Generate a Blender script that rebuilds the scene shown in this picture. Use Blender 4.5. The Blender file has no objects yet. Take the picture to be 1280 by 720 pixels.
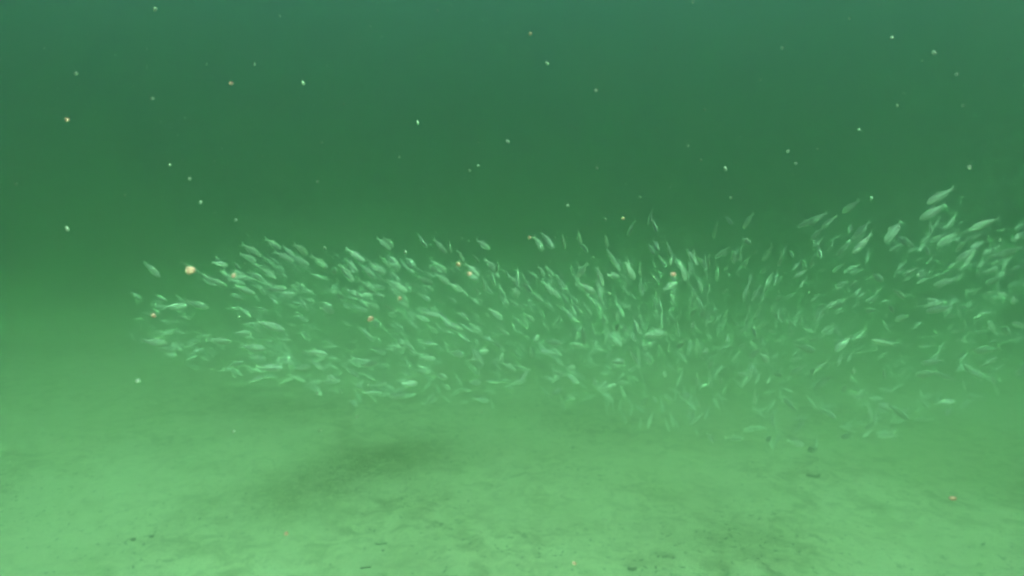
import bpy, bmesh, math, random
from mathutils import Vector, Matrix, noise

random.seed(41)
scene = bpy.context.scene
COL = scene.collection

# ------------------------------------------------------------------ camera
CAM_H = 1.45
HFOV = math.radians(70.0)
F_PX = 640.0 / math.tan(HFOV / 2)          # focal length in pixels of a 1280 wide picture
PITCH = math.radians(-7.5)
cam_data = bpy.data.cameras.new('camera')
cam_data.angle = HFOV
cam_data.clip_start = 0.02
cam_data.clip_end = 500.0
cam_data.dof.use_dof = True
cam_data.dof.focus_distance = 2.6
cam_data.dof.aperture_fstop = 14.0
cam = bpy.data.objects.new('camera', cam_data)
cam.location = (0, 0, CAM_H)
cam.rotation_euler = (math.pi / 2 + PITCH, 0, 0)
COL.objects.link(cam)
scene.camera = cam

# ------------------------------------------------------------------ sky and sun
SUN_EL, SUN_AZ = 46.0, 162.0               # azimuth from +Y towards +X (behind the camera)
world = bpy.data.worlds.new('World')
scene.world = world
world.use_nodes = True
wn = world.node_tree
wn.nodes.clear()
sky = wn.nodes.new('ShaderNodeTexSky')
sky.sky_type = 'NISHITA'
sky.sun_disc = False
sky.sun_elevation = math.radians(SUN_EL)
sky.sun_rotation = math.radians(SUN_AZ)
bg = wn.nodes.new('ShaderNodeBackground')
bg.inputs['Strength'].default_value = 0.10
wo = wn.nodes.new('ShaderNodeOutputWorld')
wn.links.new(sky.outputs[0], bg.inputs[0])
wn.links.new(bg.outputs[0], wo.inputs[0])

sun_d = bpy.data.lights.new('sun', 'SUN')
sun_d.energy = 4.0
sun_d.angle = math.radians(12.0)            # sunlight spread by the ruffled surface overhead
sun_d.color = (1.0, 0.97, 0.9)
sun = bpy.data.objects.new('sun', sun_d)
e, a = math.radians(SUN_EL), math.radians(SUN_AZ)
to_sun = Vector((math.cos(e) * math.sin(a), math.cos(e) * math.cos(a), math.sin(e)))
sun.rotation_euler = (-to_sun).to_track_quat('-Z', 'Y').to_euler()
sun.location = to_sun * 20
COL.objects.link(sun)

# ------------------------------------------------------------------ exposure and renderer
vs = scene.view_settings
vs.view_transform = 'Standard'
vs.look = 'None'
vs.exposure = 2.85
vs.gamma = 1.0
vs.use_curve_mapping = False
scene.render.engine = 'CYCLES'
cy = scene.cycles
cy.use_denoising = True
cy.denoiser = 'OPENIMAGEDENOISE'
cy.denoising_input_passes = 'RGB_ALBEDO_NORMAL'
cy.max_bounces = 18
cy.diffuse_bounces = 3
cy.glossy_bounces = 2
cy.volume_bounces = 16
cy.pixel_filter_type = 'BLACKMAN_HARRIS'
cy.filter_width = 2.6
scene.render.use_motion_blur = False

# ------------------------------------------------------------------ helpers
def tag(o, label=None, cat=None, group=None, kind=None):
    if label: o['label'] = label
    if cat: o['category'] = cat
    if group: o['group'] = group
    if kind: o['kind'] = kind
    return o

def link(name, mesh, parent=None):
    o = bpy.data.objects.new(name, mesh)
    COL.objects.link(o)
    if parent: o.parent = parent
    return o

def mesh_from(name, verts, faces, mat, smooth=True):
    me = bpy.data.meshes.new(name)
    me.from_pydata(verts, [], faces)
    me.materials.append(mat)
    if smooth:
        me.polygons.foreach_set('use_smooth', [True] * len(me.polygons))
    me.update()
    return me

CR = cam.rotation_euler.to_matrix()
CAM = Vector(cam.location)
def ray(px, py):
    return (CR @ Vector(((px - 640) / F_PX, (360 - py) / F_PX, -1.0)))
def at(px, py, depth):
    """the point seen at pixel (px, py) at this depth along the optical axis"""
    return CAM + ray(px, py) * depth
def to_px(p):
    q = CR.transposed() @ (Vector(p) - CAM)
    return 640 + F_PX * q.x / -q.z, 360 - F_PX * q.y / -q.z, -q.z

def ground_z(x, y):
    z = -0.11 * math.tanh((x - 0.1) / 4.0)
    n = noise.noise
    z += 0.05 * n(Vector((x * 0.55, y * 0.5, 3.1)))
    z += 0.022 * n(Vector((x * 1.7 + 4, y * 2.3, 7.7)))
    if -5 < x < 5 and 0 < y < 9:
        z += 0.013 * n(Vector((x * 5 + 1.2 * n(Vector((x, y, 2))), y * 8.0, 1.3)))
        z += 0.006 * n(Vector((x * 14, y * 16, 9.3)))
    return z
def on_ground(px, py):
    d = ray(px, py)
    t = 0.5
    for _ in range(600):
        p = CAM + d * t
        if p.z <= ground_z(p.x, p.y):
            return p
        t += 0.02
    return p

# ------------------------------------------------------------------ materials
def new_mat(name):
    m = bpy.data.materials.new(name)
    m.use_nodes = True
    nt = m.node_tree
    return m, nt, nt.nodes['Principled BSDF']

def noise_node(nt, coord, scale, detail=4.0, rough=0.6, dist=0.0):
    n = nt.nodes.new('ShaderNodeTexNoise')
    n.inputs['Scale'].default_value = scale
    n.inputs['Detail'].default_value = detail
    n.inputs['Roughness'].default_value = rough
    n.inputs['Distortion'].default_value = dist
    nt.links.new(coord, n.inputs['Vector'])
    return n
def ramp_node(nt, fac, stops):
    r = nt.nodes.new('ShaderNodeValToRGB')
    el = r.color_ramp.elements
    while len(el) < len(stops): el.new(0.5)
    for k, (p, c) in enumerate(stops):
        el[k].position = p
        el[k].color = (*c, 1) if len(c) == 3 else c
    nt.links.new(fac, r.inputs[0])
    return r
def mix_node(nt, fac, a, b, mode='MIX'):
    m = nt.nodes.new('ShaderNodeMix')
    m.data_type = 'RGBA'
    m.blend_type = mode
    for sock, val in ((m.inputs[0], fac), (m.inputs[6], a), (m.inputs[7], b)):
        if isinstance(val, (int, float)): sock.default_value = val
        elif isinstance(val, tuple): sock.default_value = (*val, 1)
        else: nt.links.new(val, sock)
    return m.outputs[2]

PATCHES = []            # (centre, radius along, radius across, angle) of weedy areas of the seabed
def sand_material():
    m, nt, b = new_mat('sand')
    tc = nt.nodes.new('ShaderNodeTexCoord')
    co = tc.outputs['Object']
    big = ramp_node(nt, noise_node(nt, co, 0.9, 5, 0.6, 0.4).outputs[0], [(0.32, (0.58, 0.52, 0.34)), (0.62, (0.74, 0.665, 0.46))])
    blot = ramp_node(nt, noise_node(nt, co, 3.6, 6, 0.66, 0.6).outputs[0], [(0.54, (0, 0, 0)), (0.78, (0.8, 0.8, 0.8))])
    base = mix_node(nt, blot.outputs[0], big.outputs[0], (0.34, 0.31, 0.20))
    mott = ramp_node(nt, noise_node(nt, co, 11, 5, 0.65, 0.8).outputs[0], [(0.38, (0.45, 0.44, 0.38)), (0.55, (1.06, 1.06, 1.06))])
    patchy = ramp_node(nt, noise_node(nt, co, 1.3, 4, 0.6, 0.5).outputs[0], [(0.36, (0.2, 0.2, 0.2)), (0.58, (1, 1, 1))])
    base = mix_node(nt, patchy.outputs[0], base, mott.outputs[0], 'MULTIPLY')
    # lower-left brightness put into the sand colour as a paler patch
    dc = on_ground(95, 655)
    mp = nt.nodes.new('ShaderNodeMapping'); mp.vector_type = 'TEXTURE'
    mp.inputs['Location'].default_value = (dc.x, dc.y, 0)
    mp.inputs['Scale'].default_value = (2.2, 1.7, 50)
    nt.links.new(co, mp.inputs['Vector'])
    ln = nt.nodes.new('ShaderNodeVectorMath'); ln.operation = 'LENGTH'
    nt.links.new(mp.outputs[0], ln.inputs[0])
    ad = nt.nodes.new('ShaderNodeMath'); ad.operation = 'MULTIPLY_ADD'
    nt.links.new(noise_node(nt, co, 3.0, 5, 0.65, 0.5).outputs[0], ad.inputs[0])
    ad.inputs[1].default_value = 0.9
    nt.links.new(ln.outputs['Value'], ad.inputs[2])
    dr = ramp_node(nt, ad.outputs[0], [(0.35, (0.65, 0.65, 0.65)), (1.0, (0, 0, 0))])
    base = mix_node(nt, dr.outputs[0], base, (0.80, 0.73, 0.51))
    fleck = ramp_node(nt, noise_node(nt, co, 26, 3, 0.6).outputs[0], [(0.58, (0, 0, 0)), (0.68, (1, 1, 1))])
    fm = nt.nodes.new('ShaderNodeMath'); fm.operation = 'MULTIPLY'
    gate = ramp_node(nt, noise_node(nt, co, 1.6, 3, 0.6).outputs[0], [(0.42, (0.05, 0.05, 0.05)), (0.65, (1, 1, 1))])
    nt.links.new(fleck.outputs[0], fm.inputs[0]); nt.links.new(gate.outputs[0], fm.inputs[1])
    base = mix_node(nt, fm.outputs[0], base, (0.12, 0.11, 0.06))
    grain = ramp_node(nt, noise_node(nt, co, 140, 2, 0.7).outputs[0], [(0.3, (0.75, 0.75, 0.75)), (0.7, (1.12, 1.12, 1.12))])
    base = mix_node(nt, 1.0, base, grain.outputs[0], 'MULTIPLY')
    # organic film growing under the weed patches, ragged at its edge
    for (c, ra, rb, ang, k) in PATCHES:
        mp = nt.nodes.new('ShaderNodeMapping'); mp.vector_type = 'TEXTURE'
        mp.inputs['Location'].default_value = (c.x, c.y, 0)
        mp.inputs['Rotation'].default_value = (0, 0, ang)
        mp.inputs['Scale'].default_value = (ra, rb, 50)
        nt.links.new(co, mp.inputs['Vector'])
        ln = nt.nodes.new('ShaderNodeVectorMath'); ln.operation = 'LENGTH'
        nt.links.new(mp.outputs[0], ln.inputs[0])
        ad = nt.nodes.new('ShaderNodeMath'); ad.operation = 'MULTIPLY_ADD'
        nt.links.new(noise_node(nt, co, 6.5, 8, 0.75, 0.8).outputs[0], ad.inputs[0])
        ad.inputs[1].default_value = 2.6
        nt.links.new(ln.outputs['Value'], ad.inputs[2])
        fr = ramp_node(nt, ad.outputs[0], [(0.0, (k, k, k)), (1.0, (0, 0, 0))])
        sub = nt.nodes.new('ShaderNodeMapRange')
        sub.inputs['From Min'].default_value = 1.45; sub.inputs['From Max'].default_value = 2.35
        nt.links.new(ad.outputs[0], sub.inputs['Value'])
        nt.links.new(sub.outputs[0], fr.inputs[0])
        brk = ramp_node(nt, noise_node(nt, co, 17, 6, 0.7, 1.2).outputs[0], [(0.40, (0.12, 0.12, 0.12)), (0.54, (1, 1, 1))])
        mu = nt.nodes.new('ShaderNodeMath'); mu.operation = 'MULTIPLY'
        nt.links.new(fr.outputs[0], mu.inputs[0]); nt.links.new(brk.outputs[0], mu.inputs[1])
        base = mix_node(nt, mu.outputs[0], base, (0.17, 0.155, 0.075))
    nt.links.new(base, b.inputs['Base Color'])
    b.inputs['Roughness'].default_value = 0.95
    b.inputs['Specular IOR Level'].default_value = 0.05
    bp = nt.nodes.new('ShaderNodeBump')
    bp.inputs['Strength'].default_value = 0.5
    bp.inputs['Distance'].default_value = 0.02
    nt.links.new(noise_node(nt, co, 22, 6, 0.7).outputs[0], bp.inputs['Height'])
    nt.links.new(bp.outputs[0], b.inputs['Normal'])
    return m

def translucent(nt, b, col, amount):
    """small fish and fins let some light through"""
    t = nt.nodes.new('ShaderNodeBsdfTranslucent')
    nt.links.new(col, t.inputs['Color'])
    mx = nt.nodes.new('ShaderNodeMixShader')
    mx.inputs[0].default_value = amount
    out = nt.nodes['Material Output']
    nt.links.new(b.outputs[0], mx.inputs[1])
    nt.links.new(t.outputs[0], mx.inputs[2])
    nt.links.new(mx.outputs[0], out.inputs['Surface'])

def fish_material():
    m, nt, b = new_mat('fish_skin')
    tc = nt.nodes.new('ShaderNodeTexCoord')
    sep = nt.nodes.new('ShaderNodeSeparateXYZ')
    nt.links.new(tc.outputs['Object'], sep.inputs[0])
    mr = nt.nodes.new('ShaderNodeMapRange')
    mr.inputs['From Min'].default_value = -0.015; mr.inputs['From Max'].default_value = 0.015
    nt.links.new(sep.outputs['Z'], mr.inputs['Value'])
    r = ramp_node(nt, mr.outputs[0], [(0.0, (0.72, 0.72, 0.63)), (0.45, (0.69, 0.71, 0.62)), (0.62, (0.66, 0.69, 0.59)), (0.85, (0.60, 0.64, 0.53)), (1.0, (0.56, 0.60, 0.49))])
    sc_n = ramp_node(nt, noise_node(nt, tc.outputs['Object'], 160, 3, 0.6).outputs[0], [(0.3, (0.85, 0.85, 0.85)), (0.7, (1.1, 1.1, 1.1))])
    c = mix_node(nt, 1.0, r.outputs[0], sc_n.outputs[0], 'MULTIPLY')
    info = nt.nodes.new('ShaderNodeObjectInfo')
    var = ramp_node(nt, info.outputs['Random'], [(0.0, (0.62, 0.62, 0.62)), (0.85, (0.95, 0.95, 0.95)), (1.0, (1.15, 1.15, 1.15))])
    c = mix_node(nt, 1.0, c, var.outputs[0], 'MULTIPLY')
    nt.links.new(c, b.inputs['Base Color'])
    b.inputs['Metallic'].default_value = 0.0
    b.inputs['Roughness'].default_value = 0.5
    b.inputs['Specular IOR Level'].default_value = 0.4
    translucent(nt, b, c, 0.10)
    return m
def plain(name, col, rough=0.7, trans=0.0, var=0.25, scale=60):
    m, nt, b = new_mat(name)
    tc = nt.nodes.new('ShaderNodeTexCoord')
    lo = tuple(c * (1 - var) for c in col); hi = tuple(min(1, c * (1 + var)) for c in col)
    r = ramp_node(nt, noise_node(nt, tc.outputs['Object'], scale, 3, 0.6).outputs[0], [(0.3, lo), (0.7, hi)])
    nt.links.new(r.outputs[0], b.inputs['Base Color'])
    b.inputs['Roughness'].default_value = rough
    if trans: translucent(nt, b, r.outputs[0], trans)
    return m

# ------------------------------------------------------------------ the seabed
p0 = on_ground(395, 602); p1 = on_ground(505, 566); p2 = on_ground(310, 640)
axis = p1 - p2
PATCHES.append((on_ground(408, 600), 0.86, 0.42, math.atan2(axis.y, axis.x), 0.80))
PATCHES.append((on_ground(500, 570), 0.5, 0.32, 0.25, 0.70))
PATCHES.append((on_ground(690, 640), 0.80, 0.30, 0.1, 0.22))
PATCHES.append((on_ground(905, 680), 0.60, 0.22, -0.2, 0.30))
PATCHES.append((on_ground(620, 560), 0.90, 0.35, 0.0, 0.22))
MAT_SAND = sand_material()

def spread(lo, hi, fine_lo, fine_hi, step):
    xs, x, s = [], fine_lo, step
    while x < fine_hi: xs.append(x); x += step
    s = step
    while x < hi: xs.append(x); s *= 1.18; x += s
    xs.append(hi)
    left, x, s = [], fine_lo - step, step
    while x > lo: left.append(x); s *= 1.18; x -= s
    left.append(lo)
    return left[::-1] + xs
gx = spread(-90, 90, -4.2, 4.2, 0.035)
gy = spread(-90, 90, 1.6, 6.5, 0.035)
verts = [(x, y, ground_z(x, y)) for y in gy for x in gx]
nx = len(gx)
faces = [(j * nx + i, j * nx + i + 1, (j + 1) * nx + i + 1, (j + 1) * nx + i) for j in range(len(gy) - 1) for i in range(nx - 1)]
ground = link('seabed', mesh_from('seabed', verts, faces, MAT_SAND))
tag(ground, 'pale rippled sand seabed with dull weedy blotches', 'seabed', kind='structure')

# ------------------------------------------------------------------ murky green sea water: one closed box of even density
def water_volume():
    x, y0, z0, z1 = 100, 100, -1.6, 8.0
    v = [(sx * x, sy * y0, z) for z in (z0, z1) for sx, sy in ((-1, -1), (1, -1), (1, 1), (-1, 1))]
    f = [(3, 2, 1, 0), (4, 5, 6, 7), (0, 1, 5, 4), (1, 2, 6, 5), (2, 3, 7, 6), (3, 0, 4, 7)]
    m = bpy.data.materials.new('murky_water')
    m.use_nodes = True
    nt = m.node_tree
    nt.nodes.clear()
    out = nt.nodes.new('ShaderNodeOutputMaterial')
    pv = nt.nodes.new('ShaderNodeVolumePrincipled')
    SS = (0.190, 0.215, 0.190)                 # scattering per metre
    SA = (0.208, 0.126, 0.172)               # absorption per metre
    ab = [(1 - a_ / (1 - s_)) ** 2 for s_, a_ in zip(SS, SA)]
    pv.inputs['Color'].default_value = (*SS, 1)
    pv.inputs['Absorption Color'].default_value = (*ab, 1)
    pv.inputs['Density'].default_value = 1.0
    pv.inputs['Anisotropy'].default_value = 0.9
    nt.links.new(pv.outputs[0], out.inputs['Volume'])
    o = link('haze', mesh_from('haze', v, f, m, False))
    tag(o, 'murky green sea water filling the whole view', 'water', kind='stuff')
water_volume()

# ------------------------------------------------------------------ fish
FISH_L = 0.098
MAT_FISH = fish_material()
MAT_FIN = plain('fish_fin', (0.70, 0.73, 0.64), 0.6, 0.4, 0.2, 200)
MAT_EYE = plain('fish_eye', (0.03, 0.03, 0.03), 0.15)
# profile: (position along the body 0 nose .. 1 tail root, half height, half width, height of the centre line)
PROF = [(0.0, 0.012, 0.010, -0.004), (0.02, 0.040, 0.028, -0.004), (0.07, 0.074, 0.048, -0.002), (0.15, 0.104, 0.064, 0.0),
        (0.28, 0.126, 0.072, 0.0), (0.43, 0.124, 0.066, 0.0), (0.57, 0.102, 0.052, 0.002), (0.70, 0.070, 0.036, 0.004),
        (0.80, 0.044, 0.023, 0.005), (0.87, 0.032, 0.015, 0.005)]
def spine(t, bend):
    """sideways shift of the body's middle line (the tail sweeps)"""
    return bend * 0.15 * max(0.0, t - 0.25) ** 1.7
def P(t, y, z, bend):                       # t 0 (nose) .. 1 (tail tip); nose towards +X, dorsal side +Z
    return ((0.5 - t) * FISH_L, (y + spine(t, bend)) * FISH_L, z * FISH_L)
def body_mesh(bend, deep):
    n = 12
    vs_, fs = [], []
    for (t, h, w, c) in PROF:
        for k in range(n):
            an = 2 * math.pi * k / n
            sy, sz = math.cos(an), math.sin(an)
            taper = 0.86 if sz < 0 else 1.0
            vs_.append(P(t, w * sy * (1 - 0.25 * abs(sz) ** 2), c + h * deep * sz * (1.0 if sz > 0 else 1.08) * (taper if abs(sz) < 0.4 else 1), bend))
    for r in range(len(PROF) - 1):
        for k in range(n):
            fs.append((r * n + k, r * n + (k + 1) % n, (r + 1) * n + (k + 1) % n, (r + 1) * n + k))
    fs.append(tuple(range(n)))
    fs.append(tuple((len(PROF) - 1) * n + k for k in range(n - 1, -1, -1)))
    me = mesh_from('fish_body', vs_, fs, MAT_FISH)
    return me
def fin_mesh(name, outline, bend, thick=0.006):
    """a thin fin: outline of (t, z) points, given thickness that narrows to the edge"""
    n = len(outline)
    vs_ = []
    for s in (-1, 1):
        for i, (t, z) in enumerate(outline):
            th = thick * (1.0 if i in (0, n - 1) else 0.35)
            vs_.append(P(t, s * th, z, bend))
    fs = [tuple(range(n)), tuple(range(2 * n - 1, n - 1, -1))]
    for i in range(n):
        j = (i + 1) % n
        fs.append((j, i, n + i, n + j))
    return mesh_from(name, vs_, fs, MAT_FIN, False)
def side_fin(sgn, bend):
    pts = [(0.245, 0.060, -0.035), (0.30, 0.060, -0.055), (0.40, 0.105, -0.085), (0.36, 0.112, -0.055)]
    vs_ = [P(t, sgn * y, z, bend) for t, y, z in pts] + [P(t, sgn * (y - 0.005), z - 0.003, bend) for t, y, z in pts]
    fs = [(0, 1, 2, 3), (7, 6, 5, 4)] + [((i + 1) % 4, i, 4 + i, 4 + (i + 1) % 4) for i in range(4)]
    return mesh_from('pectoral_fin', vs_, fs, MAT_FIN, False)
def eye_mesh(sgn, bend):
    bm = bmesh.new()
    bmesh.ops.create_icosphere(bm, subdivisions=1, radius=0.017 * FISH_L)
    for v in bm.verts:
        v.co.y *= 0.5
        v.co += Vector(P(0.085, sgn * 0.037, 0.016, bend))
    me = bpy.data.meshes.new('eye'); bm.to_mesh(me); bm.free()
    me.materials.append(MAT_EYE)
    return me
TAIL = [(0.84, 0.032), (0.90, 0.062), (1.0, 0.118), (0.985, 0.085), (0.93, 0.012), (0.93, -0.004), (0.985, -0.077), (1.0, -0.108), (0.90, -0.054), (0.84, -0.022)]
DORS = [(0.38, 0.110), (0.43, 0.180), (0.50, 0.160), (0.58, 0.120), (0.62, 0.085)]
ANAL = [(0.56, -0.092), (0.60, -0.142), (0.66, -0.120), (0.74, -0.055)]
VARIANTS = []
for bend, deep in ((-1.0, 1.10), (-0.5, 1.0), (0.0, 1.14), (0.5, 1.2), (1.0, 1.06), (0.15, 0.95)):
    VARIANTS.append({
        'body': body_mesh(bend, deep),
        'tail_fin': fin_mesh('tail_fin', TAIL, bend),
        'dorsal_fin': fin_mesh('dorsal_fin', DORS, bend),
        'anal_fin': fin_mesh('anal_fin', ANAL, bend),
        'pectoral_fin': [side_fin(s, bend) for s in (-1, 1)],
        'eye': [eye_mesh(s, bend) for s in (-1, 1)]})

def pose(px, py, depth, ang, along, roll=0.0, size=1.0):
    """the fish's matrix: ANG its head's direction in the picture (degrees, 0 right, 90 up), ALONG how far it turns from the picture plane (sine, + away)"""
    c = math.sqrt(max(0.0, 1 - along * along))
    v = CR @ Vector((c * math.cos(math.radians(ang)), c * math.sin(math.radians(ang)), -along))
    x = v.normalized()
    up = Vector((0, 0, 1))
    if abs(x.z) > 0.93: up = Vector((0.5, -0.6, 0.3))
    y = up.cross(x).normalized()
    z = x.cross(y)
    m = Matrix((x, y, z)).transposed() @ Matrix.Rotation(roll, 3, 'X')
    return Matrix.Translation(at(px, py, depth)) @ m.to_4x4() @ Matrix.Scale(size, 4)

# head x, y, tail x, y of the fish that can be told apart
SEEN = [(202,346,176,327),(280,358,261,347),(318,368,294,357),(359,361,330,361),(347,310,335,299),(322,320,307,306),(365,326,345,315),
(316,326,304,318),(230,382,208,384),(257,385,235,376),(304,335,287,329),(380,317,372,306),(385,332,363,318),(407,335,392,320),(424,337,409,341),
(442,352,424,329),(456,327,432,310),(469,346,449,330),(480,342,463,328),(487,312,472,297),(489,308,482,298),(535,309,519,292),(487,333,474,321),
(520,334,503,321),(509,364,481,349),(468,365,448,349),(455,372,428,362),(540,354,524,347),(415,390,402,384),(551,396,526,390),(558,316,541,299),
(563,316,560,300),(612,310,595,301),(579,326,574,313),(599,327,589,318),(599,345,581,329),(549,340,534,332),(561,354,545,342),(577,363,562,354),
(622,340,607,324),(621,338,623,327),(606,365,604,345),(620,357,611,341),(647,357,648,331),(648,357,638,344),(664,363,653,354),(650,368,636,360),
(681,345,674,333),(691,347,682,333),(692,368,678,350),(680,313,666,295),(692,311,676,289),(707,310,702,293),(628,399,611,385),
(728,303,719,288),(733,315,728,304),(762,307,753,294),(771,330,757,311),(795,349,780,327),(803,344,797,328),(786,294,792,276),(812,280,815,260),
(819,290,817,270),(816,318,812,304),(821,313,818,299),(842,320,830,303),(836,331,843,317),(859,351,849,326),(848,353,825,363),(722,347,733,329),
(755,358,745,333),(776,345,758,344),(745,366,720,353),(831,333,822,317),(869,324,864,311),(883,336,870,319),(894,297,894,278),(912,281,909,269),
(933,284,939,266),(934,304,933,299),(897,321,911,310),(919,327,914,311),(925,325,924,305),(957,325,964,307),(978,331,974,319),(1002,335,1005,325),
(1018,334,1011,319),(1003,283,1010,273),(1014,280,1030,266),(1031,284,1042,270),(1019,298,1025,285),(1058,265,1071,251),(1056,290,1071,280),
(1070,298,1083,276),(1050,319,1061,301),(1022,323,1025,303),(1064,317,1094,291),(1160,254,1191,235),(1151,274,1183,255),(1158,293,1168,272),
(1181,285,1200,266),(1213,288,1247,272),(1174,307,1198,289),(1154,318,1162,306),(1107,303,1128,275),(1196,325,1224,309),(1202,314,1203,298),
(1253,320,1271,310),(1262,300,1284,289),(1135,309,1124,292),(1172,357,1193,347),(1257,377,1277,372),(1163,390,1187,382),(1092,425,1118,432),
(1097,350,1096,343),(1123,371,1124,363),(1126,400,1129,394),(1253,414,1258,412),(1110,388,1117,383),(964,453,947,441),(966,476,952,476),
(870,406,862,406),(849,434,853,428),(791,424,793,416),(941,418,943,410),(889,459,889,452),(888,438,876,440),(803,508,811,494),(865,495,847,495),
(947,507,940,483),(925,545,910,550),(1007,557,982,550),(1093,528,1081,501),(1130,522,1115,508),(1195,502,1168,502),(650,473,663,462),
(1017,510,1010,495),(1075,465,1057,463),(207,430,178,425),(285,428,260,423),(332,436,300,432),(352,461,320,458),(410,442,376,440),(422,472,405,472),
(485,497,507,494),(543,449,524,447),(355,413,322,401),(629,444,622,449),(508,428,493,429),(580,443,562,441),(610,440,597,438),(667,424,675,421),
(772,413,771,405),(782,452,762,451),(702,428,680,427),(317,416,290,417),(888,550,886,543),(963,552,962,545),(1058,549,1060,542),(1016,566,1014,559),
(430,488,420,489),(1013,437,1000,433),(1020,468,1010,462),(905,480,897,470),(835,470,826,465),(862,520,872,514),(985,500,990,512),(1040,520,1030,512),(905,425,915,418),(720,460,706,458),(748,480,738,474),(690,490,705,487),(560,470,543,471),(600,480,588,476),(470,455,450,455),(520,480,505,478),(385,460,368,459),(450,505,435,503),(1150,470,1168,464),(1225,440,1243,434),(1100,470,1110,460),(970,520,962,532),(1060,490,1052,480)]

recs = []
for (hx, hy, tx, ty) in SEEN:
    l = math.hypot(hx - tx, hy - ty)
    ang = math.degrees(math.atan2(ty - hy, hx - tx))
    edge = hy < 345
    d = random.uniform(3.2, 3.7) if edge else random.uniform(3.1, 3.6) if hx < 700 and hy < 420 else random.uniform(2.5, 3.0)
    size = random.uniform(0.9, 1.1) * d / 3.0
    full = FISH_L * size * F_PX / d
    if l > full:
        d = FISH_L * size * F_PX / l * 0.99
        full = l * 1.01
    along = math.sqrt(max(0, 1 - (l / full) ** 2)) * random.choice((-1, 1, 1))
    along = max(-0.97, min(0.97, along))
    recs.append([(hx + tx) / 2, (hy + ty) / 2, d, ang, along, size])

def lerp_tab(x, tab):
    for (x0, y0), (x1, y1) in zip(tab, tab[1:]):
        if x <= x1: return y0 + (y1 - y0) * max(0, (x - x0)) / (x1 - x0)
    return tab[-1][1]
TOP = [(150, 350), (250, 330), (340, 312), (480, 320), (600, 330), (700, 336), (800, 322), (900, 318), (1000, 300), (1060, 285), (1180, 268), (1300, 284)]
BOT = [(150, 440), (330, 478), (500, 505), (650, 505), (800, 530), (900, 545), (1000, 560), (1130, 545), (1200, 515), (1300, 455)]
HEAD_TOP = [(150, -32), (350, -38), (550, -48), (700, -58), (820, -75), (920, -95), (1010, -125), (1120, -135), (1300, -152)]
HEAD_LOW = [(150, -6), (500, -8), (650, -20), (800, -60), (900, -120), (1000, -170), (1300, -185)]
def filler(depth_lo, depth_hi, power=1.3):
    while True:
        px = random.uniform(165, 1300) if random.random() < 0.72 else random.uniform(700, 1250)
        if px > 1130 and random.random() < 0.4: continue
        if px < 330 and random.random() > (px - 130) / 200: continue
        u = min(0.99, random.random() ** power)
        if noise.noise(Vector((px * 0.013, u * 2.6, 2.2))) + random.gauss(0, 0.25) < -0.38: continue
        py = lerp_tab(px, TOP) + u * (lerp_tab(px, BOT) - lerp_tab(px, TOP))
        break
    ang = lerp_tab(px, HEAD_TOP) * (1 - u) + lerp_tab(px, HEAD_LOW) * u
    ang += random.gauss(0, 10 + 18 * u)
    mid = math.exp(-((px - 930) / 170.0) ** 2)
    if u > 0.35 and px > 680 and random.random() < 0.45: ang = random.uniform(0, 360)
    along = max(-0.97, min(0.97, random.gauss(0.1, 0.42) + random.choice((-1, 1)) * mid * random.uniform(0.2, 0.75)))
    return [px, py, random.uniform(depth_lo, depth_hi), ang, along, random.uniform(0.72, 1.02)]
N_THINGS = 300
while len(recs) < N_THINGS:
    r = filler(3.1, 4.2, 1.0)
    if r[1] > 400: r[2] = random.uniform(2.8, 3.6)
    recs.append(r)

ONES = 'zeroth first second third fourth fifth sixth seventh eighth ninth tenth eleventh twelfth thirteenth fourteenth fifteenth sixteenth seventeenth eighteenth nineteenth'.split()
TENS = {20: 'twent', 30: 'thirt', 40: 'fort', 50: 'fift', 60: 'sixt', 70: 'sevent', 80: 'eight', 90: 'ninet'}
def ordinal(n):
    if n < 20: return ONES[n]
    t = n // 10 * 10
    return TENS[t] + ('ieth' if n == t else 'y-' + ONES[n - t])

def bearing(r):
    if abs(r[4]) > 0.8: return 'end-on'
    a_ = (r[3] + 180) % 360 - 180
    if -25 < a_ < 25: return 'level, heading right'
    if a_ > 155 or a_ < -155: return 'level, heading left'
    if -72 < a_ <= -25: return 'diving to the right'
    if -108 <= a_ <= -72: return 'diving steeply'
    if -155 <= a_ < -108: return 'diving to the left'
    return 'rising'
def band(r):
    top, bot = lerp_tab(r[0], TOP), lerp_tab(r[0], BOT)
    u = (r[1] - top) / (bot - top)
    if u < 0.0: return 'above the crowded edge'
    if u < 0.33: return 'in the upper band'
    if u < 0.8: return 'in the middle'
    return 'in the lower fringe'
classes = {}
for r in recs: classes.setdefault((bearing(r), band(r)), []).append(r)
LOOK = {'end-on': 'end-on fish', 'level, heading right': 'level right-facing fish', 'level, heading left': 'level left-facing fish',
        'diving to the right': 'right-diving fish', 'diving steeply': 'steeply diving fish', 'diving to the left': 'left-diving fish', 'rising': 'rising fish'}
for key, lst in classes.items():
    lst.sort(key=lambda r: r[0])
    for i, r in enumerate(lst):
        if len(lst) == 1: s = f"the only pale {LOOK[key[0]]} {key[1]} of the shoal"
        elif i == len(lst) - 1: s = f"pale {LOOK[key[0]]} {key[1]} of the shoal, rightmost of these"
        else: s = f"pale {LOOK[key[0]]} {key[1]} of the shoal, {ordinal(i + 1)} from left"
        r.append(s)
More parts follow.
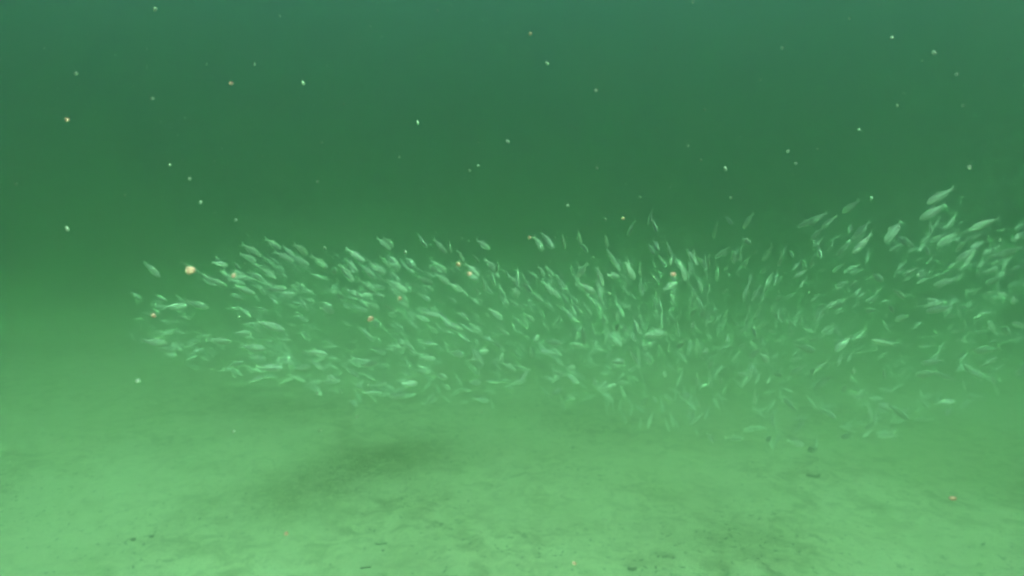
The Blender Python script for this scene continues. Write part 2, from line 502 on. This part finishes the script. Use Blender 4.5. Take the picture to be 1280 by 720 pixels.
for i, r in enumerate(recs):
    v = VARIANTS[random.randrange(len(VARIANTS))]
    f = link('fish', v['body'])
    f.matrix_world = pose(r[0], r[1], r[2], r[3], r[4], random.gauss(0, 0.18), r[5])
    while f.location.z < ground_z(f.location.x, f.location.y) + 0.08 and r[2] > 2.0:
        r[2] -= 0.1                          # swims this side of the sand, not in it
        f.location = at(r[0], r[1], r[2])
    tag(f, r[6], 'fish', 'shoal of small pale fish')
    for n_ in ('tail_fin', 'dorsal_fin', 'anal_fin'):
        link(n_, v[n_], f)
    if i < 170:
        for n_ in ('pectoral_fin', 'eye'):
            for me in v[n_]: link(n_, me, f)

# the rest of the shoal, farther off in the murk: one mass
def far_shoal(n):
    vs_, fs = [], []
    src = []
    for v in VARIANTS:
        pv_, pf = [], []
        for me in (v['body'], v['tail_fin'], v['dorsal_fin']):
            o_ = len(pv_)
            pv_ += [x.co.copy() for x in me.vertices]
            pf += [tuple(o_ + k for k in p.vertices) for p in me.polygons]
        src.append((pv_, pf))
    for _ in range(n):
        r = filler(3.7, 6.2, 0.9)
        m = pose(r[0], r[1], r[2], r[3], r[4], random.gauss(0, 0.2), r[5])
        if m.translation.z < 0.12: continue
        pv_, pf = random.choice(src)
        o_ = len(vs_)
        vs_ += [tuple(m @ x) for x in pv_]
        fs += [tuple(o_ + k for k in p) for p in pf]
    o = link('distant_shoal', mesh_from('distant_shoal', vs_, fs, MAT_FISH2))
    tag(o, 'mass of faint fish fading into the green water behind the near shoal', 'fish', kind='stuff')
MAT_FISH2 = plain('far_fish_skin', (0.76, 0.78, 0.68), 0.5, 0.1, 0.2, 9)
far_shoal(1750)

# ------------------------------------------------------------------ weed tufts on the dark patch
MAT_WEED = plain('weed', (0.13, 0.13, 0.06), 0.8, 0.0, 0.4, 12)
MAT_BITS = plain('plant_bits', (0.05, 0.045, 0.022), 0.85, 0.0, 0.4, 40)
def weed():
    vs_, fs = [], []
    for (c, ra, rb, ang, k) in PATCHES[:2]:
        for _ in range(int(1300 * ra)):
            rr, th = abs(random.gauss(0, 0.62)), random.uniform(0, 2 * math.pi)
            u, w = rr * math.cos(th) * ra, rr * math.sin(th) * rb
            x = c.x + u * math.cos(ang) - w * math.sin(ang)
            y = c.y + u * math.sin(ang) + w * math.cos(ang)
            if noise.noise(Vector((x * 6.5, y * 9, 5.5))) + random.gauss(0, 0.3) < 0.1: continue
            z = ground_z(x, y) - 0.002
            for _b in range(random.randint(2, 5)):
                h = random.uniform(0.004, 0.012)
                d = random.uniform(0, 2 * math.pi)
                lean = random.uniform(0.5, 1.8) * h
                bx, by = x + random.gauss(0, 0.008), y + random.gauss(0, 0.008)
                w_ = random.uniform(0.0012, 0.003)
                px_, py_ = -math.sin(d) * w_, math.cos(d) * w_
                o_ = len(vs_)
                for s, q in ((0, 1.0), (0.55, 0.8), (1.0, 0.25)):
                    cx, cy_ = bx + math.cos(d) * lean * s * s, by + math.sin(d) * lean * s * s
                    vs_ += [(cx - px_ * q, cy_ - py_ * q, z + h * s), (cx + px_ * q, cy_ + py_ * q, z + h * s), (cx - math.cos(d) * w_ * q, cy_ - math.sin(d) * w_ * q, z + h * s)]
                for s in (0, 3):
                    for k_ in range(3):
                        fs.append((o_ + s + k_, o_ + s + (k_ + 1) % 3, o_ + s + 3 + (k_ + 1) % 3, o_ + s + 3 + k_))
                fs.append((o_ + 6, o_ + 7, o_ + 8))
    o = link('algae_turf', mesh_from('algae_turf', vs_, fs, MAT_WEED))
    tag(o, 'dark low algae turf growing on the sand below the shoal', 'algae', kind='stuff')
weed()

def bit(verts, faces, c, length, width, ang, curl, thick):
    """a curled shred of dead plant lying on the sand"""
    o_ = len(verts)
    n = 5
    for i in range(n):
        s = i / (n - 1) - 0.5
        wq = width * (1 - (2 * s) ** 2 * 0.8)
        lx, ly = s * length, curl * length * (s * s)
        for (wy, wz) in ((-wq, 0), (0, thick), (wq, 0), (0, -thick * 0.5)):
            x, y = lx, ly + wy
            verts.append((c[0] + x * math.cos(ang) - y * math.sin(ang), c[1] + x * math.sin(ang) + y * math.cos(ang), c[2] + thick * 0.6 + wz + abs(s) * length * 0.12))
    for i in range(n - 1):
        for k in range(4):
            faces.append((o_ + i * 4 + k, o_ + i * 4 + (k + 1) % 4, o_ + i * 4 + 4 + (k + 1) % 4, o_ + i * 4 + 4 + k))
    faces.append((o_ + 3, o_ + 2, o_ + 1, o_)); e_ = o_ + (n - 1) * 4
    faces.append((e_, e_ + 1, e_ + 2, e_ + 3))

def litter():
    vs_, fs = [], []
    for _ in range(6500):
        x, y = random.uniform(-3.2, 3.2), random.uniform(1.9, 5.2)
        if noise.noise(Vector((x * 1.6, y * 1.6, 8.8))) + random.gauss(0, 0.25) < 0.12: continue
        bit(vs_, fs, (x, y, ground_z(x, y)), random.uniform(0.008, 0.030), random.uniform(0.002, 0.006), random.uniform(0, 6.3), random.uniform(-0.8, 0.8), 0.0012)
    o = link('plant_litter', mesh_from('plant_litter', vs_, fs, MAT_BITS))
    tag(o, 'fine dark shreds of plant litter strewn over the sand', 'litter', kind='stuff')
litter()

DEBRIS = [('leaf_fragment', 1018, 598, 0.065, 0.016, 0.05, 0.6, 'dark curled leaf fragment on the sand under the right part of the shoal', 'leaf'),
          ('twig', 476, 684, 0.044, 0.0035, 0.15, 0.3, 'thin dark twig lying on pale sand below the weedy patch', 'twig'),
          ('twig', 457, 713, 0.036, 0.0035, 0.3, -0.4, 'short dark twig at the bottom edge under the thin dark twig', 'twig'),
          ('leaf_fragment', 716, 562, 0.026, 0.009, 1.2, 0.2, 'tiny dark leaf scrap on the sand under the shoal centre', 'leaf'),
          ('leaf_fragment', 189, 674, 0.018, 0.005, 0.1, 0.4, 'tiny dark leaf scrap on the bright sand at lower left', 'leaf'),
          ('leaf_fragment', 167, 677, 0.016, 0.006, 0.6, 0.4, 'smaller leaf scrap just left of the other scrap at lower left', 'leaf'),
          ('leaf_fragment', 790, 716, 0.030, 0.008, 0.0, 0.2, 'dark leaf fragment cut by the bottom edge of the view', 'leaf'),
          ('leaf_fragment', 1229, 683, 0.020, 0.005, 0.3, 0.2, 'small dark leaf scrap on the sand at lower right', 'leaf'),
          ('leaf_fragment', 644, 524, 0.020, 0.005, 1.3, 0.1, 'faint dark leaf scrap far off on the sand beyond the weedy patch', 'leaf')]
for (nm, px, py, L, W, ang, curl, lab, cat) in DEBRIS:
    g = on_ground(px, py)
    vs_, fs = [], []
    bit(vs_, fs, (0, 0, 0), L * 1.15, W * 1.4, 0, curl, 0.005 if nm == 'twig' else 0.009)
    o = link(nm, mesh_from(nm, vs_, fs, MAT_BITS))
    o.location = (g.x, g.y, ground_z(g.x, g.y) + 0.001)
    o.rotation_euler = (0, 0, ang)
    tag(o, lab, cat, 'dark plant debris on the sand')

# ------------------------------------------------------------------ specks drifting in the water
MAT_ORANGE = plain('orange_speck', (0.80, 0.36, 0.29), 0.8, 0.0, 0.15, 300)
MAT_PALE = plain('pale_speck', (0.48, 0.46, 0.39), 0.8, 0.0, 0.15, 300)
def speck_mesh(seed, mat):
    bm = bmesh.new()
    bmesh.ops.create_icosphere(bm, subdivisions=2, radius=1.0)
    for v in bm.verts:
        v.co *= 1.0 + 0.55 * noise.noise(v.co * 1.4 + Vector((seed * 7.3, 0, 0)))
    me = bpy.data.meshes.new('speck'); bm.to_mesh(me); bm.free()
    me.materials.append(mat)
    me.polygons.foreach_set('use_smooth', [True] * len(me.polygons))
    return me
ORANGE = [(289,104,4.4,.8),(84,150,5,.5),(192,395,4.4,.9),(292,345,5.5,.5),(463,399,6,.6),(500,373,4.2,.7),(573,330,5,.6),(587,342,5,.45),(779,273,4.2,.9),
          (842,343,5,.6),(718,704,5.5,.8),(1191,623,7,.5),(358,667,4.5,.7),(663,42,3.2,.8),(238,338,9,.4),(662,297,3,.9)]
PALE = [(522,153,4,1),(295,275,3.4,1.1),(598,178,2.4,1.2),(866,3,3,1),(1115,47,4,.7),(684,79,3,1),(881,137,2.8,1),(1074,162,3,1.2),(907,211,3.4,1.2),
        (985,189,3.2,1),(995,204,4,.9),(1022,186,3,1),(710,257,3.2,1.1),(757,274,3,1),(499,196,3,.9),(397,227,2.6,1.1),(402,178,2,1.2),(587,213,3,.8),
        (598,207,3,1),(190,123,4,.7),(194,11,5,.6),(95,92,5,.5),(183,61,2,1.1),(477,46,1.8,1.2),(463,33,1.8,1.2),(547,13,2.4,1),(635,177,4,.5),(258,80,1.8,1.2),
        (379,104,4,.5),(318,80,3,.6),(84,286,5,.4),(251,253,3.4,.7),(237,223,4,.4),(212,206,3.6,.5),(156,244,2,1.1),(876,200,2.4,1.1),(779,153,2,1),
        (745,113,4,.5),(746,210,3,.7),(800,247,2.6,.9),(914,247,3,.9),(860,182,2.2,1),(1062,23,2.6,1),(1098,6,2,1),(978,60,3.4,.6),(1168,66,5,.5),
        (1153,76,2,1),(1196,93,3.6,.5),(1130,117,2.2,1),(1122,132,3.4,.5),(1204,132,2.6,.7),(1212,209,4,.5),(1230,14,2,1.1),(602,515,2.6,1.2),(446,521,3,1),
        (400,538,3.4,.9),(292,539,3.4,.9),(172,476,5,.6),(299,396,3,1),(757,650,2.6,1.2),(601,665,2.2,1.2),(461,481,2.4,1),(397,492,2.6,1),(1148,344,2.6,1),
        (934,299,3.2,.9),(1124,284,3,1),(1012,365,2.6,1),(762,367,3,1),(741,322,2,1.1),(406,310,2.6,1),(507,315,3.4,.9),(1090,247,3.4,.8),(694,297,2,1.1),
        (20,230,3,.5),(55,60,2.4,.8),(350,20,2.4,.6),(430,130,2,.8),(950,100,2.6,.6),(820,60,2.2,.7),(720,160,2.2,.7),(1250,300,2.4,.8),(1040,140,2,.8)]
sp_o = [speck_mesh(k, MAT_ORANGE) for k in range(4)]
sp_p = [speck_mesh(k + 9, MAT_PALE) for k in range(4)]
for name, lst, meshes, look, grp in (('orange_speck', ORANGE, sp_o, 'orange-tinted speck', 'orange-tinted specks adrift in the water'),
                                     ('pale_speck', PALE, sp_p, 'tiny pale speck', 'tiny pale specks adrift in the water')):
    zones = {}
    for s in sorted(lst):
        z = 'in open water above the shoal' if s[1] < lerp_tab(s[0], TOP) - 6 else 'in front of the shoal' if s[1] < lerp_tab(s[0], BOT) + 10 else 'in front of the sandy bottom'
        zones.setdefault(z, []).append(s)
    for z, zl in zones.items():
        for i, (px, py, d, near) in enumerate(zl):
            depth = {True: random.uniform(0.7, 1.1), False: random.uniform(0.35, 0.6)}[near >= 0.85]
            o = link(name, random.choice(meshes))
            o.location = at(px, py, depth)
            rad = 0.5 * d * depth / F_PX * (1.05 if near >= 0.85 else 0.95)
            o.scale = [rad * random.uniform(0.65, 1.35) for _ in range(3)]
            o.rotation_euler = [random.uniform(0, 6.28) for _ in range(3)]
            where = f"{ordinal(i + 1)} from left" if i < len(zl) - 1 else 'rightmost of these'
            tag(o, f"{look} drifting {z}, {where}", 'speck', grp)

# the finest of it, too many and too small to count
def silt():
    vs_, fs = [], []
    base = [(1, 0, 0), (-1, 0, 0), (0, 1, 0), (0, -1, 0), (0, 0, 1), (0, 0, -1)]
    tri = [(0, 2, 4), (2, 1, 4), (1, 3, 4), (3, 0, 4), (2, 0, 5), (1, 2, 5), (3, 1, 5), (0, 3, 5)]
    for _ in range(900):
        d = random.uniform(0.5, 1.9)
        c = at(random.uniform(-40, 1320), random.uniform(-40, 760), d)
        if c.z < ground_z(c.x, c.y) + 0.02: continue
        r = d * random.uniform(0.35, 0.95) / F_PX
        m = Matrix.Rotation(random.uniform(0, 6), 3, 'Z') @ Matrix.Rotation(random.uniform(0, 6), 3, 'X')
        o_ = len(vs_)
        q = [random.uniform(0.6, 1.5) for _ in range(3)]
        vs_ += [tuple(c + m @ Vector((b_[0] * q[0] * r, b_[1] * q[1] * r, b_[2] * q[2] * r))) for b_ in base]
        fs += [tuple(o_ + k for k in t) for t in tri]
    o = link('suspended_silt', mesh_from('suspended_silt', vs_, fs, MAT_PALE))
    tag(o, 'fine faint silt hanging throughout the water', 'silt', kind='stuff')
silt()

# two bright slivers flashing below the shoal
for (hx, hy, tx, ty, lab) in ((872, 502, 875, 509, 'bright white sliver adrift under the shoal, upper of the pair'), (859, 512, 862, 518, 'dimmer white sliver adrift under the shoal, lower of the pair')):
    vs_, fs = [], []
    bit(vs_, fs, (0, 0, 0), 0.014, 0.0016, 0, 0.2, 0.0008)
    o = link('sliver', mesh_from('sliver', vs_, fs, MAT_PALE))
    p = at((hx + tx) / 2, (hy + ty) / 2, 1.5)
    d = (at(tx, ty, 1.5) - at(hx, hy, 1.5))
    o.location = p
    o.rotation_euler = d.to_track_quat('X', 'Z').to_euler()
    tag(o, lab, 'sliver', 'white slivers adrift under the shoal')
